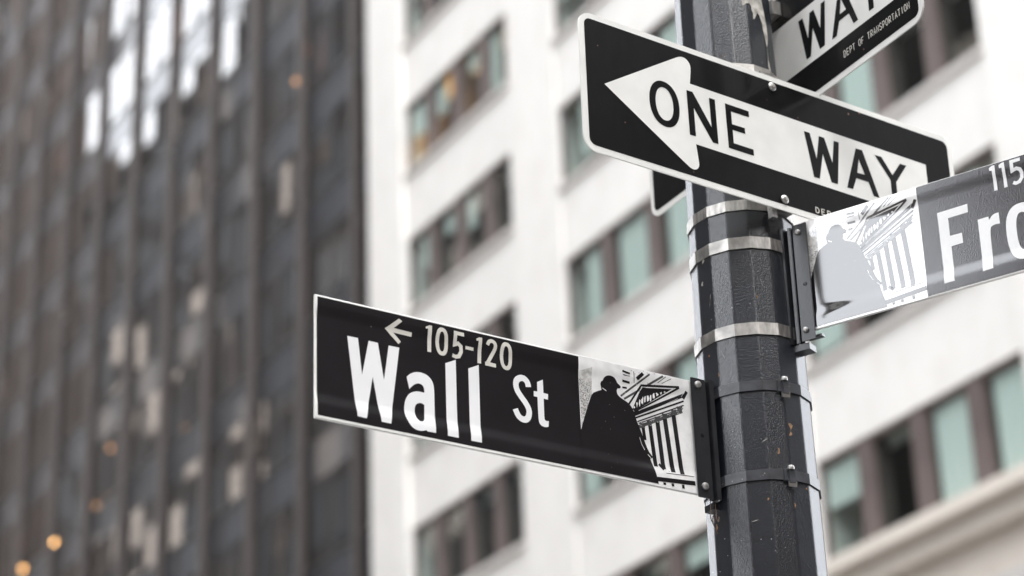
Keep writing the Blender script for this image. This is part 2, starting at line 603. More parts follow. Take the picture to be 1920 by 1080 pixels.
# string course, lower storeys
box('cornice', XF - 0.55, XF + 0.9, 17.3, 52.15, 14.98, 15.24, M['beige'], LB, org)
box('cornice', XF - 0.32, XF + 0.9, 17.4, 52.10, 14.60, 14.98, M['beige'], LB, org)
box('base_wall', XF - 0.05, XF + 2, 17.5, 52.0, 9.6, 14.60, M['beige'], LB, org)
box('base_moulding', XF - 0.35, XF + 0.5, 17.4, 52.10, 13.45, 13.72, M['sill'], LB, org)
for a, b in pil:
    box('base_pier', XF - 0.05, XF + 2, a, b, 0.14, 9.6, M['beige'], LB, org)
for a, b, n, mu in bays:
    box('shop_window', XF + 0.5, XF + 0.6, a, b, 0.14, 9.6, M['far_glass'], LB, org)
box('parapet', XF - 0.15, XF + 4, 17.4, 52.1, ZTOP, ZTOP + 1.4, M['stone'], LB, org)
# warm lamps glowing in one bay
for (y, z) in ((48.36, 32.45), (46.79, 31.95)):
    t = empty('desk_lamp', (XF + 1.0, y, z - 0.35))
    tag(t, 'amber lit lamp glowing in the limestone building, ' + ('next to the corner pilaster' if y > 47 else 'in the middle of its bay'), 'lamp')
    link('lamp_shade', box_mesh(0.3, 0.34, 0.95, M['lamp_soft']), t, (0, 0, 0.45))
    link('stand', box_mesh(0.05, 0.05, 0.3, M['dark_frame']), t, (0, 0, -0.16))

# ------------------------------------------------------------------ dark curtain-wall tower further along
XD = 28.0
Y0, PIT, NB = 56.76 - 3.71, 3.71, 13
DB = empty('curtain_wall_tower', (XD, Y0, 0))
tag(DB, 'dark glass curtain wall tower with tall bronze fins beside the limestone building', 'building')
org = (XD, Y0, 0)
FH, F0, NF = 3.9, 3, 14
FB = 2.9                                  # level of the lowest curtain-wall floor above F0 storeys
for i in range(NB + 1):
    y = Y0 + PIT * i
    f = box('fin', XD - 0.14, XD + 0.02, y - 0.18, y + 0.18, 0.2, (F0 * FH + NF * FH + FB), M['fin'], DB, org)
    box('fin_rib', XD - 0.16, XD - 0.14, y - 0.05, y + 0.05, 0.2, (F0 * FH + NF * FH + FB), M['dark_frame'], DB, org)
y_end = Y0 + PIT * NB
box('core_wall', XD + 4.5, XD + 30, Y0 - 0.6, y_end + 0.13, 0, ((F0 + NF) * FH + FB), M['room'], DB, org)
box('end_wall', XD - 0.02, XD + 4.5, Y0 - 0.9, Y0 - 0.13, 0, ((F0 + NF) * FH + FB), M['dark_frame'], DB, org)
box('podium_wall', XD + 0.03, XD + 1, Y0 - 0.13, y_end + 0.13, 0, F0 * FH + FB, M['spandrel'], DB, org)
box('roof_slab', XD + 0.03, XD + 4.5, Y0 - 0.13, y_end + 0.13, ((F0 + NF) * FH + FB), ((F0 + NF) * FH + FB) + 0.5, M['dark_frame'], DB, org)
SPH = 1.3
rd = random.Random(5)
for i in range(NB):
    ya, yb = Y0 + PIT * i + 0.18, Y0 + PIT * (i + 1) - 0.18
    for k in range(NF):
        z0 = ((F0 + k) * FH + FB)
        sp = box('spandrel_panel', XD + 0.06, XD + 0.10, ya, yb, z0, z0 + SPH, M['spandrel'], DB, org)
        sp.rotation_euler = (0, rd.uniform(-.006, .006), rd.uniform(-.004, .004))
        wn = box('window', XD + 0.02, XD + 0.12, ya, yb, z0 + SPH, z0 + SPH + 0.10, M['dark_frame'], DB, org)
        for h in range(2):
            # two lights to a window with a thin post between
            pw = (yb - ya - 0.07) / 2
            pm = box_mesh(0.012, round(pw, 3), FH - SPH - 0.12, M['glass_smoke'])
            pn = link('pane', pm, wn, (0, (-1 if h == 0 else 1) * (pw + 0.07) / 2, 0.06 + (FH - SPH - 0.12) / 2))
            pn.rotation_euler = (0, rd.gauss(0, 0.007), rd.gauss(0, 0.006))
        link('post', box_mesh(0.08, 0.07, FH - SPH - 0.12, M['dark_frame']), wn, (0, 0, 0.06 + (FH - SPH - 0.12) / 2))
        for q in range(rd.choice([0, 1, 1, 2, 2])):
            bw = rd.choice([0.5, 0.9, 1.3, 1.7]); hh = round(rd.choice([0.6, 1.1, 1.7, 2.2]), 2)
            mtb = rd.choice(['blind_beige', 'blind_beige', 'blind_grey', 'blind_grey', 'blind_grey', 'blind_grey', 'blind_rust', 'blind_beige', 'blind'])
            yy = rd.uniform(-1.7 + bw / 2, 1.7 - bw / 2)
            link('blind', box_mesh(0.02, bw, hh, M[mtb]), wn, (0.30 + 0.05 * q, yy, FH - SPH - 0.08 - hh / 2))
for k in range(NF + 1):
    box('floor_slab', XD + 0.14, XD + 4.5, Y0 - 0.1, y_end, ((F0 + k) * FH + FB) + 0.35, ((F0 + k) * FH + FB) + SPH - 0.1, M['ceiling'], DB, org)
lamps = [(61.36, 40.54, 'high up near the limestone corner'), (77.38, 33.66, 'dim and alone in its window'), (78.38, 31.45, 'far one of a close pair'), (77.38, 31.08, 'near one of a close pair'), (86.39, 31.84, 'brightest orange, low by the far fins'), (82.74, 30.57, 'low, one bay from the brightest'), (70.03, 31.46, 'faint, halfway along the facade')]
for idx, (y, z, txt) in enumerate(lamps):
    zz = z
    fl = ((zz - FB) / FH) % 1 * FH
    if fl < SPH + 0.25:   # keep the globe inside the window light
        zz += SPH + 0.25 - fl
    t = empty('pendant_lamp', (XD + 0.2, y, zz))
    tag(t, 'small warm globe lamp glowing behind dark tower glass, ' + txt, 'lamp', 'warm lamps inside the dark tower')
    v, fcs = [], []
    for a in range(7):
        for b in range(10):
            th, ph = math.pi * a / 6, 2 * math.pi * b / 10
            v.append((0.10 * math.sin(th) * math.cos(ph), 0.10 * math.sin(th) * math.sin(ph), 0.10 * math.cos(th)))
    for a in range(6):
        for b in range(10):
            fcs.append((a * 10 + b, a * 10 + (b + 1) % 10, (a + 1) * 10 + (b + 1) % 10, (a + 1) * 10 + b))
    link('globe', mesh_from('globe', v, fcs, M['lamp'] if 'low' in txt else M['lamp_dim'], 60), t)
    ztop = (math.floor((zz - FB) / FH) + 1) * FH + FB + 0.35
    link('cord', box_mesh(0.02, 0.02, ztop - zz - 0.13, M['dark_frame']), t, (0, 0, 0.13 + (ztop - zz - 0.13) / 2))


# ------------------------------------------------------------------ the rest of the crossing (seen mirrored in glass and enamel)
def block(name, label, x0, x1, y0, y1, h, mat, face, pitch, fh, z_from, wsz):
    e = empty(name, ((x0 + x1) / 2, (y0 + y1) / 2, 0))
    tag(e, label, 'building')
    o = ((x0 + x1) / 2, (y0 + y1) / 2, 0)
    box('wall', x0, x1, y0, y1, 0, h, mat, e, o)
    box('cornice', x0 - 0.4, x1 + 0.4, y0 - 0.4, y1 + 0.4, h, h + 1.2, mat, e, o)
    a, b = (y0, y1) if face in 'EW' else (x0, x1)
    n = int((b - a) // pitch)
    rb = random.Random(int(abs(x0) + y1))
    off = ((b - a) - n * pitch) / 2
    for i in range(n):
        c = a + off + pitch * (i + 0.5)
        z = z_from
        while z + fh < h:
            zz = (z + (fh - wsz[1]) / 2, z + (fh + wsz[1]) / 2)
            wm = M['blind_beige'] if (face == 'E' and rb.random() < 0.33) else M['far_glass']
            if face == 'E':
                box('window', x1 - 0.1, x1 + 0.05, c - wsz[0] / 2, c + wsz[0] / 2, *zz, wm, e, o)
            elif face == 'N':
                box('window', c - wsz[0] / 2, c + wsz[0] / 2, y1 - 0.1, y1 + 0.05, *zz, wm, e, o)
            z += fh
    return e


block('dark_tower', 'tall dark masonry tower mirrored in the dark glass', -60, -16, 118, 168, 150, M['greystone'], 'E', 6.2, 7.0, 50, (4.4, 4.6))
block('grey_tower', 'lower grey tower mirrored under the bright sky in the dark glass', -60, -16, 168, 207, 111, M['greystone'], 'E', 5.5, 6.5, 50, (3.0, 4.0))
block('tan_tower', 'tall tan tower mirrored at the far end of the dark glass', -30, -16, 240, 300, 175, M['tan'], 'E', 6.0, 7.0, 60, (3.0, 4.0))
block('corner_building', 'low grey corner building mirrored beside the open street', -60, -16, 9, 32, 24, M['greystone'], 'E', 5.5, 4.6, 5, (2.6, 2.8))
block('unseen_mid_rise', 'unseen tall grey building facing the limestone one, sized to shade its far bays', -60, -16, 32, 115, 66, M['greystone'], 'E', 5.5, 5.6, 5, (2.6, 3.2))  # unseen; height set to cut sky light on the far limestone bays
block('vista_blocker', 'unseen brown building added far behind the camera to darken the pole reflection', -24, 26, -140, -112, 78, M['brick'], 'N', 5.5, 5.6, 5, (2.6, 3.2))  # added out of view to block the sky gap mirrored in the pole
block('brown_block', 'long brown masonry block mirrored in the street name sign', -145, -62, -60, -9, 90, M['brick'], 'E', 6.0, 5.0, 5, (3.0, 3.0))
block('dark_block', 'dark masonry block mirrored in the black enamel', 7.5, 90, -60, -20, 48, M['brick'], 'N', 5.0, 4.6, 5, (2.6, 2.8))

block('brick_terrace', 'low brown masonry terrace mirrored in the pole enamel', -62, -5, -60, -19, 24, M['brick'], 'N', 5.0, 4.6, 5, (2.6, 2.8))

# ------------------------------------------------------------------ the pole
PX, PY = 2.4309, 3.3017
NS = 16
to_cam = math.atan2(-PY, -PX)           # direction from the pole to the camera


def R_at(z):
    return 0.1040 - 0.0088 * (z - 2.94)


PH0 = to_cam + rad(8.5)
POLE = empty('sign_pole', (PX, PY, 0.14))
tag(POLE, 'dark blue-black sixteen-sided steel street pole with chipped enamel carrying all the signs', 'pole')


def ngon(r, ph=PH0, n=NS):
    return [(r * math.cos(ph + 2 * math.pi * i / n), r * math.sin(ph + 2 * math.pi * i / n)) for i in range(n)]


def lathe_ngon(name, levels, mat, parent, cap=True):
    v, f = [], []
    for z, r in levels:
        v += [(x, y, z) for x, y in ngon(r)]
    for k in range(len(levels) - 1):
        f += [(k * NS + i, k * NS + (i + 1) % NS, (k + 1) * NS + (i + 1) % NS, (k + 1) * NS + i) for i in range(NS)]
    if cap:
        f.append(tuple(range((len(levels) - 1) * NS, len(levels) * NS)))
    me = mesh_from(name, v, f, mat)
    bm = bmesh.new()
    bm.from_mesh(me)
    ed = [e for e in bm.edges if abs((e.verts[0].co - e.verts[1].co).normalized().z) > 0.95]
    bmesh.ops.bevel(bm, geom=ed, offset=0.0028, segments=2, affect='EDGES', profile=0.5)
    bm.to_mesh(me)
    bm.free()
    return link(name, me, parent)


lathe_ngon('shaft', [(z, R_at(z + 0.14)) for z in (0, 1.5, 3.0, 4.5, 6.4)], M['pole'], POLE)
lathe_ngon('base_collar', [(0.0, 0.20), (0.05, 0.20), (0.09, 0.155), (0.45, 0.15), (0.50, 0.13)], M['pole'], POLE)
lathe_ngon('cap', [(6.40, 0.080), (6.44, 0.082), (6.50, 0.05), (6.53, 0.012)], M['pole'], POLE)


def facet_r(ang, z):
    """distance from the axis to the flat side at this angle"""
    a = (ang - PH0) % (2 * math.pi / NS) - math.pi / NS
    return R_at(z) * math.cos(math.pi / NS) / math.cos(a)


def wrap_patch(name, pts, mat, parent, dr, cell=0.004):
    """pts: outline in (offset across the pole as seen from the street, height); laid on the pole's flats"""
    bm = bmesh.new()
    vs = [bm.verts.new((a, b, 0)) for a, b in pts]
    tri = tessellate_polygon([[Vector((a, b, 0)) for a, b in pts]])
    for t in tri:
        try:
            bm.faces.new([vs[i] for i in t])
        except ValueError:
            pass
    xs = [p[0] for p in pts]; ys = [p[1] for p in pts]
    x = min(xs)
    while x < max(xs):
        bmesh.ops.bisect_plane(bm, geom=bm.verts[:] + bm.edges[:] + bm.faces[:], plane_co=(x, 0, 0), plane_no=(1, 0, 0))
        x += cell
    for v in bm.verts:
        z = v.co.y
        a = to_cam + math.asin(max(-0.99, min(0.99, v.co.x / R_at(z))))
        r = facet_r(a, z) + dr
        v.co = (r * math.cos(a), r * math.sin(a), z - 0.14)
    bmesh.ops.recalc_face_normals(bm, faces=bm.faces)
    me = bpy.data.meshes.new(name)
    bm.to_mesh(me)
    bm.free()
    me.materials.append(mat)
    return link(name, me, parent)


def ragged(pts, amp, it=2, seed=1):
    rr = random.Random(seed)
    for _ in range(it):
        o = []
        for i, p in enumerate(pts):
            q = pts[(i + 1) % len(pts)]
            o.append(p)
            o.append(((p[0] + q[0]) / 2 + rr.uniform(-amp, amp), (p[1] + q[1]) / 2 + rr.uniform(-amp, amp)))
        pts = o
        amp *= 0.6
    return pts


wrap_patch('peeled_paint', ragged([(0.022, 4.115), (0.050, 4.125), (0.074, 4.10), (0.083, 4.03), (0.084, 3.93), (0.078, 3.94), (0.074, 4.02),
                                   (0.066, 4.055), (0.058, 4.035), (0.052, 4.07), (0.040, 4.06), (0.034, 4.085)], 0.004, 2, 3), M['peel'], POLE, 0.0006)
for i, (x, z, s) in enumerate([(0.058, 3.184, 0.012), (0.035, 3.14, 0.006), (0.043, 3.275, 0.004), (-0.075, 3.535, 0.006), (-0.078, 3.49, 0.004),
                               (0.01, 3.05, 0.003), (-0.06, 3.30, 0.004), (0.055, 3.04, 0.004), (-0.084, 3.02, 0.005), (0.02, 3.44, 0.003)]):
    mtr = M['wire'] if i % 3 else M['rustflake'] if 'rustflake' in M else M['peel']
    if 'rustflake' not in M:
        M['rustflake'] = simple('rust_flake', (0.28, 0.16, 0.08), rough=0.8, var=0.4, scale=120)
    wrap_patch('paint_chip', ragged([(x - s * .22, z - s), (x + s * .22, z - s * .7), (x + s * .18, z + s), (x - s * .18, z + s * .8)], s * 0.4, 2, i + 20),
               M['peel'] if i in (3, 4) else M['rustflake'], POLE, 0.0005)


for i, (x, z, dx, dz) in enumerate([(-0.014, 3.013, 0.009, 0.002), (-0.050, 3.335, 0.004, -0.012), (0.030, 3.47, -0.003, 0.010), (-0.066, 3.45, 0.002, 0.014), (0.012, 3.16, 0.006, 0.003), (-0.03, 4.06, 0.003, 0.012), (-0.045, 3.98, 0.002, 0.008)]):
    wrap_patch('scratch', ragged([(x - dx, z - dz), (x, z - 0.0006), (x + dx, z + dz), (x, z + 0.0006)], 0.0005, 1, i + 60), M['peel'], POLE, 0.0004)


def band(z, hgt, mat, parent, inv, th=0.0016, gap=0.0006):
    """steel strap following the pole's flats; vertices in world, moved into the sign's frame"""
    v, f = [], []
    for zz in (z - hgt / 2, z + hgt / 2):
        for rr in (R_at(z) + 0.0008 + gap, R_at(z) + 0.0008 + gap + th):
            for x, y in ngon(rr):
                v.append(inv @ Vector((PX + x, PY + y, zz)))
    for i in range(NS):
        j = (i + 1) % NS
        a0, a1 = i, j
        f += [(NS + a0, NS + a1, 3 * NS + a1, 3 * NS + a0), (a1, a0, 2 * NS + a0, 2 * NS + a1),
              (a0, a1, NS + a1, NS + a0), (2 * NS + a1, 2 * NS + a0, 3 * NS + a0, 3 * NS + a1)]
    me = mesh_from('mounting_band', v, f, mat)
    bm = bmesh.new(); bm.from_mesh(me)
    bmesh.ops.recalc_face_normals(bm, faces=bm.faces)
    bm.to_mesh(me); bm.free()
    return link('mounting_band', me, parent)


def on_pole(xoff, z, dr=0.0):
    a = to_cam + math.asin(xoff / R_at(z))
    r = facet_r(a, z) + dr
    return Vector((PX + r * math.cos(a), PY + r * math.sin(a), z)), a


def clamp(xoff, z, parent, inv, mats, hgt=0.03):
    """strap buckle: a folded clip with its screw"""
    p, a = on_pole(xoff, z, 0.003)
    ex, ey = Vector((-math.sin(a), math.cos(a), 0)), Vector((0, 0, 1))
    ez = Vector((math.cos(a), math.sin(a), 0))
    mw = Matrix((ex, ey, ez)).transposed().to_4x4()
    mw.translation = p
    o = link('buckle', box_mesh(0.020, hgt * 0.62, 0.006, mats[0]), parent)
    o.matrix_local = inv @ mw
    s = disc_bolt('buckle_screw', 0, 0, 0, 0.0062, 0.008, mats[1], parent)
    s.matrix_local = inv @ mw @ Matrix.Translation((0.002, hgt * 0.30, 0.006)) @ Matrix.Rotation(rad(-80), 4, 'X')
    s2 = link('buckle_ear', box_mesh(0.011, hgt * 0.80, 0.010, mats[0]), parent)
    s2.matrix_local = inv @ mw @ Matrix.Translation((0.003, -hgt * 0.08, 0.004))
    s3 = link('buckle_tongue', box_mesh(0.016, hgt * 0.30, 0.003, M['steel']), parent)
    s3.matrix_local = inv @ mw @ Matrix.Translation((0.004, -hgt * 0.52, 0.004)) @ Matrix.Rotation(rad(14), 4, 'X')


def frame_matrix(P, u, v, n):
    mw = Matrix((Vector(u), Vector(v), Vector(n))).transposed().to_4x4()
    mw.translation = Vector(P)
    return mw


# ------------------------------------------------------------------ street name blades
def make_profile(H):
    """edges stand 3 mm proud of the recessed middle, with a cove between"""
    def ss(t):
        t = max(0.0, min(1.0, t))
        return t * t * (3 - 2 * t)

    def prof(v):
        d_top, d_bot = -v, v + H
        return 0.0026 * (1 - ss((d_top - 0.014) / 0.024)) + 0.0032 * (1 - ss((d_bot - 0.022) / 0.026))
    cuts = [-(0.014 + 0.024 * i / 8) for i in range(9)] + [-(H - 0.022 - 0.026 * i / 10) for i in range(11)]
    return prof, cuts


def blade(name, u0, u1, H, prof, cuts, mat, parent, th=0.0025):
    vs = sorted([0.0, -H, -0.0012, -H + 0.0012] + list(cuts), reverse=True)
    pts = []
    for v in vs:
        e = 0.0012 if v in (0.0, -H) else 0
        pts.append((v, prof(v) - e))
    for v in reversed(vs):
        e = 0.0012 if v in (0.0, -H) else 0
        pts.append((v, -th + e))
    n = len(pts)
    verts = [(u0, a, b) for a, b in pts] + [(u1, a, b) for a, b in pts]
    h = n // 2
    faces = [(i, (i + 1) % n, n + (i + 1) % n, n + i) for i in range(n)]
    for i in range(h - 1):
        faces.append((i, n - 1 - i, n - 2 - i, i + 1))
        faces.append((n + i, n + i + 1, 2 * n - 2 - i, 2 * n - 1 - i))
    me = mesh_from(name, verts, faces, mat)
    bm = bmesh.new(); bm.from_mesh(me)
    bmesh.ops.recalc_face_normals(bm, faces=bm.faces)
    bm.to_mesh(me); bm.free()
    me.shade_smooth(); me.set_sharp_from_angle(angle=rad(35))
    return link(name, me, parent)


def stroke_mm(path, wd, it=0, ang=60):
    p = mm(path)
    if it:
        p = smooth_poly(p, it, ang, closed=False)
    return stroke(p, wd / 10000.0)


# the printed picture: cloaked figure before a columned portico (traced as u,v in 0.1 mm on the first blade)
PIC_FIG = [(5187, -1332), (5260, -1121), (5359, -855), (5440, -665), (5542, -607), (5643, -562), (5638, -506), (5624, -453), (5645, -399), (5683, -376), (5700, -325), (5754, -276), (5832, -253), (5917, -269), (5963, -310), (5988, -360), (6037, -391), (6064, -421), (6039, -459), (5990, -461), (5967, -511), (5982, -583), (6050, -632), (6161, -673), (6244, -720), (6309, -820), (6367, -1009), (6442, -1170), (6509, -1356), (6575, -1518), (6641, -1593), (6673, -1624), (6637, -1655), (6608, -1661), (6655, -1800), (6682, -1894), (6723, -2034), (6733, -2110), (5160, -2110), (5160, -1420)]
PIC_DARK = [((7437, -309), (6304, -896), 65), ((7497, -233), (7417, -377), 60), ((7328, -194), (6297, -868), 35), ((6216, -718), (6509, -302), 35), ((6502, -308), (7329, -184), 40),
            ((6492, -1073), (6520, -1330), 70), ((6648, -1018), (6718, -1789), 84), ((6815, -923), (6883, -1809), 92), ((6981, -817), (7083, -1835), 96), ((7177, -703), (7280, -1838), 94), ((7430, -420), (6320, -960), 30),
            ((6695, -2027), (7537, -1966), 80), ((6864, -2065), (6867, -2108), 55), ((7038, -2053), (7044, -2108), 55), ((7264, -2039), (7270, -2107), 55), ((6921, -1881), (7533, -1838), 12),
            ((6408, -208), (6547, -78), 65), ((6098, -118), (6260, -136), 35), ((6108, -185), (6257, -187), 12), ((6101, -295), (6258, -306), 40), ((6098, -422), (6193, -415), 35),
            ((6789, -1727), (6883, -1821), 55), ((6345, -81), (6353, -295), 12), ((6859, -193), (7046, -41), 12), ((6947, -189), (7162, -56), 10), ((7422, -503), (6382, -1011), 22)]
PIC_GREY = [((7401, -571), (6408, -1039), 22), ((7382, -626), (6404, -1102), 60), ((6053, -594), (6694, -61), 34), ((6121, -636), (6987, -40), 38)]
PIC_TYMP = [(6290, -790), (6510, -345), (7170, -250), (6330, -830)]
PIC_LIGHT = [((6405, -1300), (6440, -1420), 8), ((6440, -1420), (6500, -1520), 9), ((5745, -560), (5665, -520), 14), ((6470, -415), (6535, -325), 9), ((6540, -330), (7250, -222), 7),
             ((7300, -250), (6420, -800), 8), ((7440, -245), (7380, -350), 7), ((6600, -800), (7300, -400), 6), ((6560, -1590), (6640, -1660), 10)]


def picture(parent, prof, cuts, u0, u1, H, uref0=5172, uref1=7594, fin=''):
    su = (u1 - u0) / ((uref1 - uref0) / 10000.0)
    sv = H / 0.2165

    def mp(p):
        return (u0 + (p[0] - uref0) / 10000.0 * su, max(-H + 0.0012, p[1] / 10000.0 * sv))
    pic = poly('picture', [([(u0, -0.0012), (u0, -H + 0.0012), (u1, -H + 0.0012), (u1, -0.0012)], [])], 0.0004, M['print_white' + fin], parent, prof, cuts)
    pic['label'] = 'black and white print of a cloaked figure facing a columned portico'
    K = dict(prof=prof, cuts=cuts)
    st = [(5175, -300), (5455, -180), (5440, -700), (5360, -860), (5190, -1320)]
    poly('stippled_ground', [([mp(p) for p in st], [])], 0.0005, M['print_stipple' + fin], pic, **K)

    def lines(L):
        return [([mp(tuple(a)) for a in [(x * 10000, y * 10000) for x, y in stroke(mm(s[:2]), s[2] / 10000.0)]], []) for s in L]
    poly('grey_detail', lines(PIC_GREY), 0.0006, M['print_grey' + fin], pic, **K)
    poly('tympanum', [([mp(p) for p in PIC_TYMP], [])], 0.0007, M['print_black' + fin], pic, **K)
    poly('portico', lines(PIC_DARK), 0.0008, M['print_black' + fin], pic, **K)
    cap = []
    for (cu, cv) in ((6492, -1073), (6648, -1000), (6820, -900), (6981, -800), (7177, -690), (7330, -600)):
        cap.append(([mp(p) for p in ragged([(cu - 62, cv + 50), (cu + 62, cv + 75), (cu + 45, cv - 40), (cu - 45, cv - 55)], 16, 2, cu)], []))
    poly('capital', cap, 0.0009, M['print_grey' + fin], pic, **K)
    poly('figure', [([mp(p) for p in smooth_poly(PIC_FIG, 1, 60)], [])], 0.0010, M['print_black' + fin], pic, **K)
    rq = random.Random(3)
    blobs = []
    for (cu, cv, ru, rv) in ((6390, -690, 22, 60), (6450, -650, 20, 80), (6510, -600, 26, 100), (6570, -560, 18, 70), (6640, -520, 30, 95), (6700, -500, 20, 70), (6770, -460, 28, 60), (6850, -410, 34, 40), (6930, -370, 26, 28), (7010, -335, 28, 18), (6330, -750, 20, 30)):
        pts = []
        for q in range(9):
            t = 2 * math.pi * q / 9
            k = rq.uniform(0.45, 1.15)
            pts.append(mp((cu + ru * k * math.cos(t) + 0.4 * rv * k * math.sin(t) * 0.4, cv + rv * k * math.sin(t))))
        blobs.append((pts, []))
    poly('relief_figures', blobs, 0.0011, M['print_white' + fin], pic, **K)
    poly('light_detail', lines(PIC_LIGHT), 0.0011, M['print_white' + fin], pic, **K)
    return pic


def bracket(parent, pts, v0, v1, bolts, th=0.0032):
    """folded steel angle between blade and pole: pts = (u, n) path of the fold"""
    out = stroke(pts, th)
    n = len(out)
    verts = [(a, v0, b) for a, b in out] + [(a, v1, b) for a, b in out]
    faces = [(i, (i + 1) % n, n + (i + 1) % n, n + i) for i in range(n)]
    h = n // 2
    for i in range(h - 1):
        faces.append((i, i + 1, n - 2 - i, n - 1 - i))
        faces.append((n + i, 2 * n - 1 - i, 2 * n - 2 - i, n + i + 1))
    me = mesh_from('bracket', verts, faces, M['bracket'])
    bm = bmesh.new(); bm.from_mesh(me)
    bmesh.ops.recalc_face_normals(bm, faces=bm.faces)
    ed = [e for e in bm.edges if abs((e.verts[0].co - e.verts[1].co).y) > 0.1]
    bmesh.ops.bevel(bm, geom=ed, offset=0.0009, segments=2, affect='EDGES')
    bm.to_mesh(me); bm.free()
    me.shade_smooth(); me.set_sharp_from_angle(angle=rad(40))
    br = link('bracket', me, parent)
    for (a, b, z, r) in bolts:
        disc_bolt('bolt', a, b, z, r, 0.006, M['bolt'], br)
    return br


# --- Wall St
H1 = 0.2165
mwW = frame_matrix((1.5192, 3.2357, 3.2819), (0.9979, 0.0645, 0.0005), (-0.0005, 0.0, 1.0), (0.0645, -0.9979, 0.0))
WS = empty('street_name_sign', None, mwW)
tag(WS, 'black street name blade reading Wall St 105-120 with an arrow and a printed picture', 'street sign')
iW = mwW.inverted()
pf, ct = make_profile(H1)
blade('blade', -0.0005, 0.776, H1, pf, ct, M['blade'], WS)
poly('black_film', [(rrect(0.0036, 0.7755, -H1 + 0.0052, -0.0034, 0.001), [])], 0.0002, M['film'], WS, pf, ct)
K = dict(prof=pf, cuts=ct)
big = [(mm([(599, -612), (799, -608), (871, -1242), (999, -614), (1174, -617), (1282, -1253), (1379, -621), (1582, -616), (1389, -2010), (1212, -2010), (1070, -1239), (934, -2004), (763, -1999)]), []),
       (smooth_poly(mm([(1713, -1112), (1761, -1059), (1835, -1009), (1915, -982), (2021, -978), (2120, -1004), (2193, -1066), (2233, -1154), (2242, -1290), (2239, -2014), (2067, -2016), (2060, -1995), (2011, -2018), (1937, -2034), (1840, -2025), (1756, -1974), (1692, -1874), (1657, -1768), (1655, -1644), (1684, -1514), (1742, -1412), (1829, -1353), (1928, -1323), (2046, -1328), (2049, -1282), (2033, -1217), (1992, -1184), (1926, -1181), (1843, -1227), (1761, -1317)]), 2, 45),
        [smooth_poly(mm([(1948, -1526), (1886, -1561), (1857, -1627), (1855, -1729), (1881, -1815), (1941, -1860), (2002, -1855), (2038, -1796), (2043, -1546), (1997, -1525)]), 2, 60)]),
       (mm([(2470, -712), (2676, -608), (2676, -2018), (2466, -2020)]), []), (mm([(2922, -716), (3132, -607), (3128, -2020), (2920, -2022)]), [])]
letters('letter', big, 0.0008, M['white_film'], WS, ['large white ' + c for c in ('capital W', 'letter a', 'letter l', 'letter l')], **K)
st = [(stroke_mm([(4126, -812), (4108, -724), (4043, -667), (3959, -673), (3884, -730), (3864, -816), (3888, -920), (3979, -1032), (4071, -1133), (4126, -1241), (4109, -1353), (4058, -1423), (3974, -1432), (3893, -1383), (3838, -1265)], 112, 2), []),
      (smooth_poly(mm([(4305, -684), (4427, -616), (4427, -861), (4524, -864), (4515, -967), (4429, -965), (4424, -1304), (4437, -1355), (4465, -1370), (4514, -1360), (4505, -1464), (4440, -1488), (4368, -1476), (4322, -1441), (4303, -1359), (4301, -960), (4226, -958), (4230, -864), (4303, -860)]), 2, 45), [])]
letters('letter', st, 0.0008, M['white_film'], WS, ['smaller white capital S', 'smaller white letter t'], **K)
num = [(mm([(2087, -137), (2158, -97), (2211, -95), (2198, -570), (2124, -572), (2133, -163), (2089, -170)]), []),
       ring(0.2408, -0.0336, 0.0123, 0.0249, 0.0069, 2.4, thy=0.0072),
       (stroke_mm([(2839, -127), (2672, -125), (2662, -330), (2727, -302), (2785, -343), (2789, -437), (2743, -530), (2679, -551), (2614, -535)], 68, 0), []),
       (stroke_mm([(2876, -341), (3034, -344)], 58), []),
       (mm([(3084, -146), (3142, -108), (3203, -104), (3180, -574), (3106, -577), (3131, -172), (3086, -180)]), []),
       (stroke_mm([(3307, -211), (3335, -140), (3406, -118), (3464, -156), (3470, -232), (3427, -329), (3310, -535)], 66, 2), []),
       (mm([(3262, -520), (3340, -510), (3480, -518), (3478, -586), (3262, -586)]), []),
       ring(0.3686, -0.0337, 0.0124, 0.0251, 0.0069, 2.4, thy=0.0072)]
num[5:7] = [[num[5], num[6]]]
letters('numeral', num, 0.0008, M['number_film'], WS, **K)
poly('arrow', [(mm([(1308, -326), (1571, -102), (1632, -141), (1477, -287), (1825, -295), (1820, -372), (1472, -366), (1614, -501), (1568, -556)]), [])], 0.0008, M['number_film'], WS, **K)
picture(WS, pf, ct, 0.5180, 0.7755, H1, 5172, 7740)
bracket(WS, [(0.7575, 0.0075), (0.7880, 0.0075), (0.7885, 0.0005), (0.7960, 0.0005), (0.7965, 0.0115), (0.8030, 0.0125), (0.8065, 0.0075), (0.8075, -0.010), (0.8200, -0.010), (0.8400, -0.022)],
        0.004, -0.2215, [(0.7715, -0.0085, 0.009, 0.0068), (0.7718, -0.2010, 0.009, 0.0068)])
hole = disc_bolt('bolt_hole', 0.7745, -0.105, 0.0088, 0.0042, 0.0006, M['print_black'], WS)
extrude_poly('bottom_lug', [(0.800, -0.005), (0.846, -0.018), (0.846, -0.040), (0.815, -0.040), (0.795, -0.020)], 0, 0, M['bracket'], WS) if False else None
lug = link('bottom_lug', box_mesh(0.046, 0.012, 0.026, M['bracket']), WS, (0.822, -0.2275, -0.017))
for zc in (3.2656, 3.0960):
    band(zc, 0.0195, M['band_black'], WS, iW)
clamp(0.0495, 3.2635, WS, iW, (M['band_black'], M['bolt']), 0.032)
clamp(0.0479, 3.0940, WS, iW, (M['band_black'], M['bolt']), 0.032)
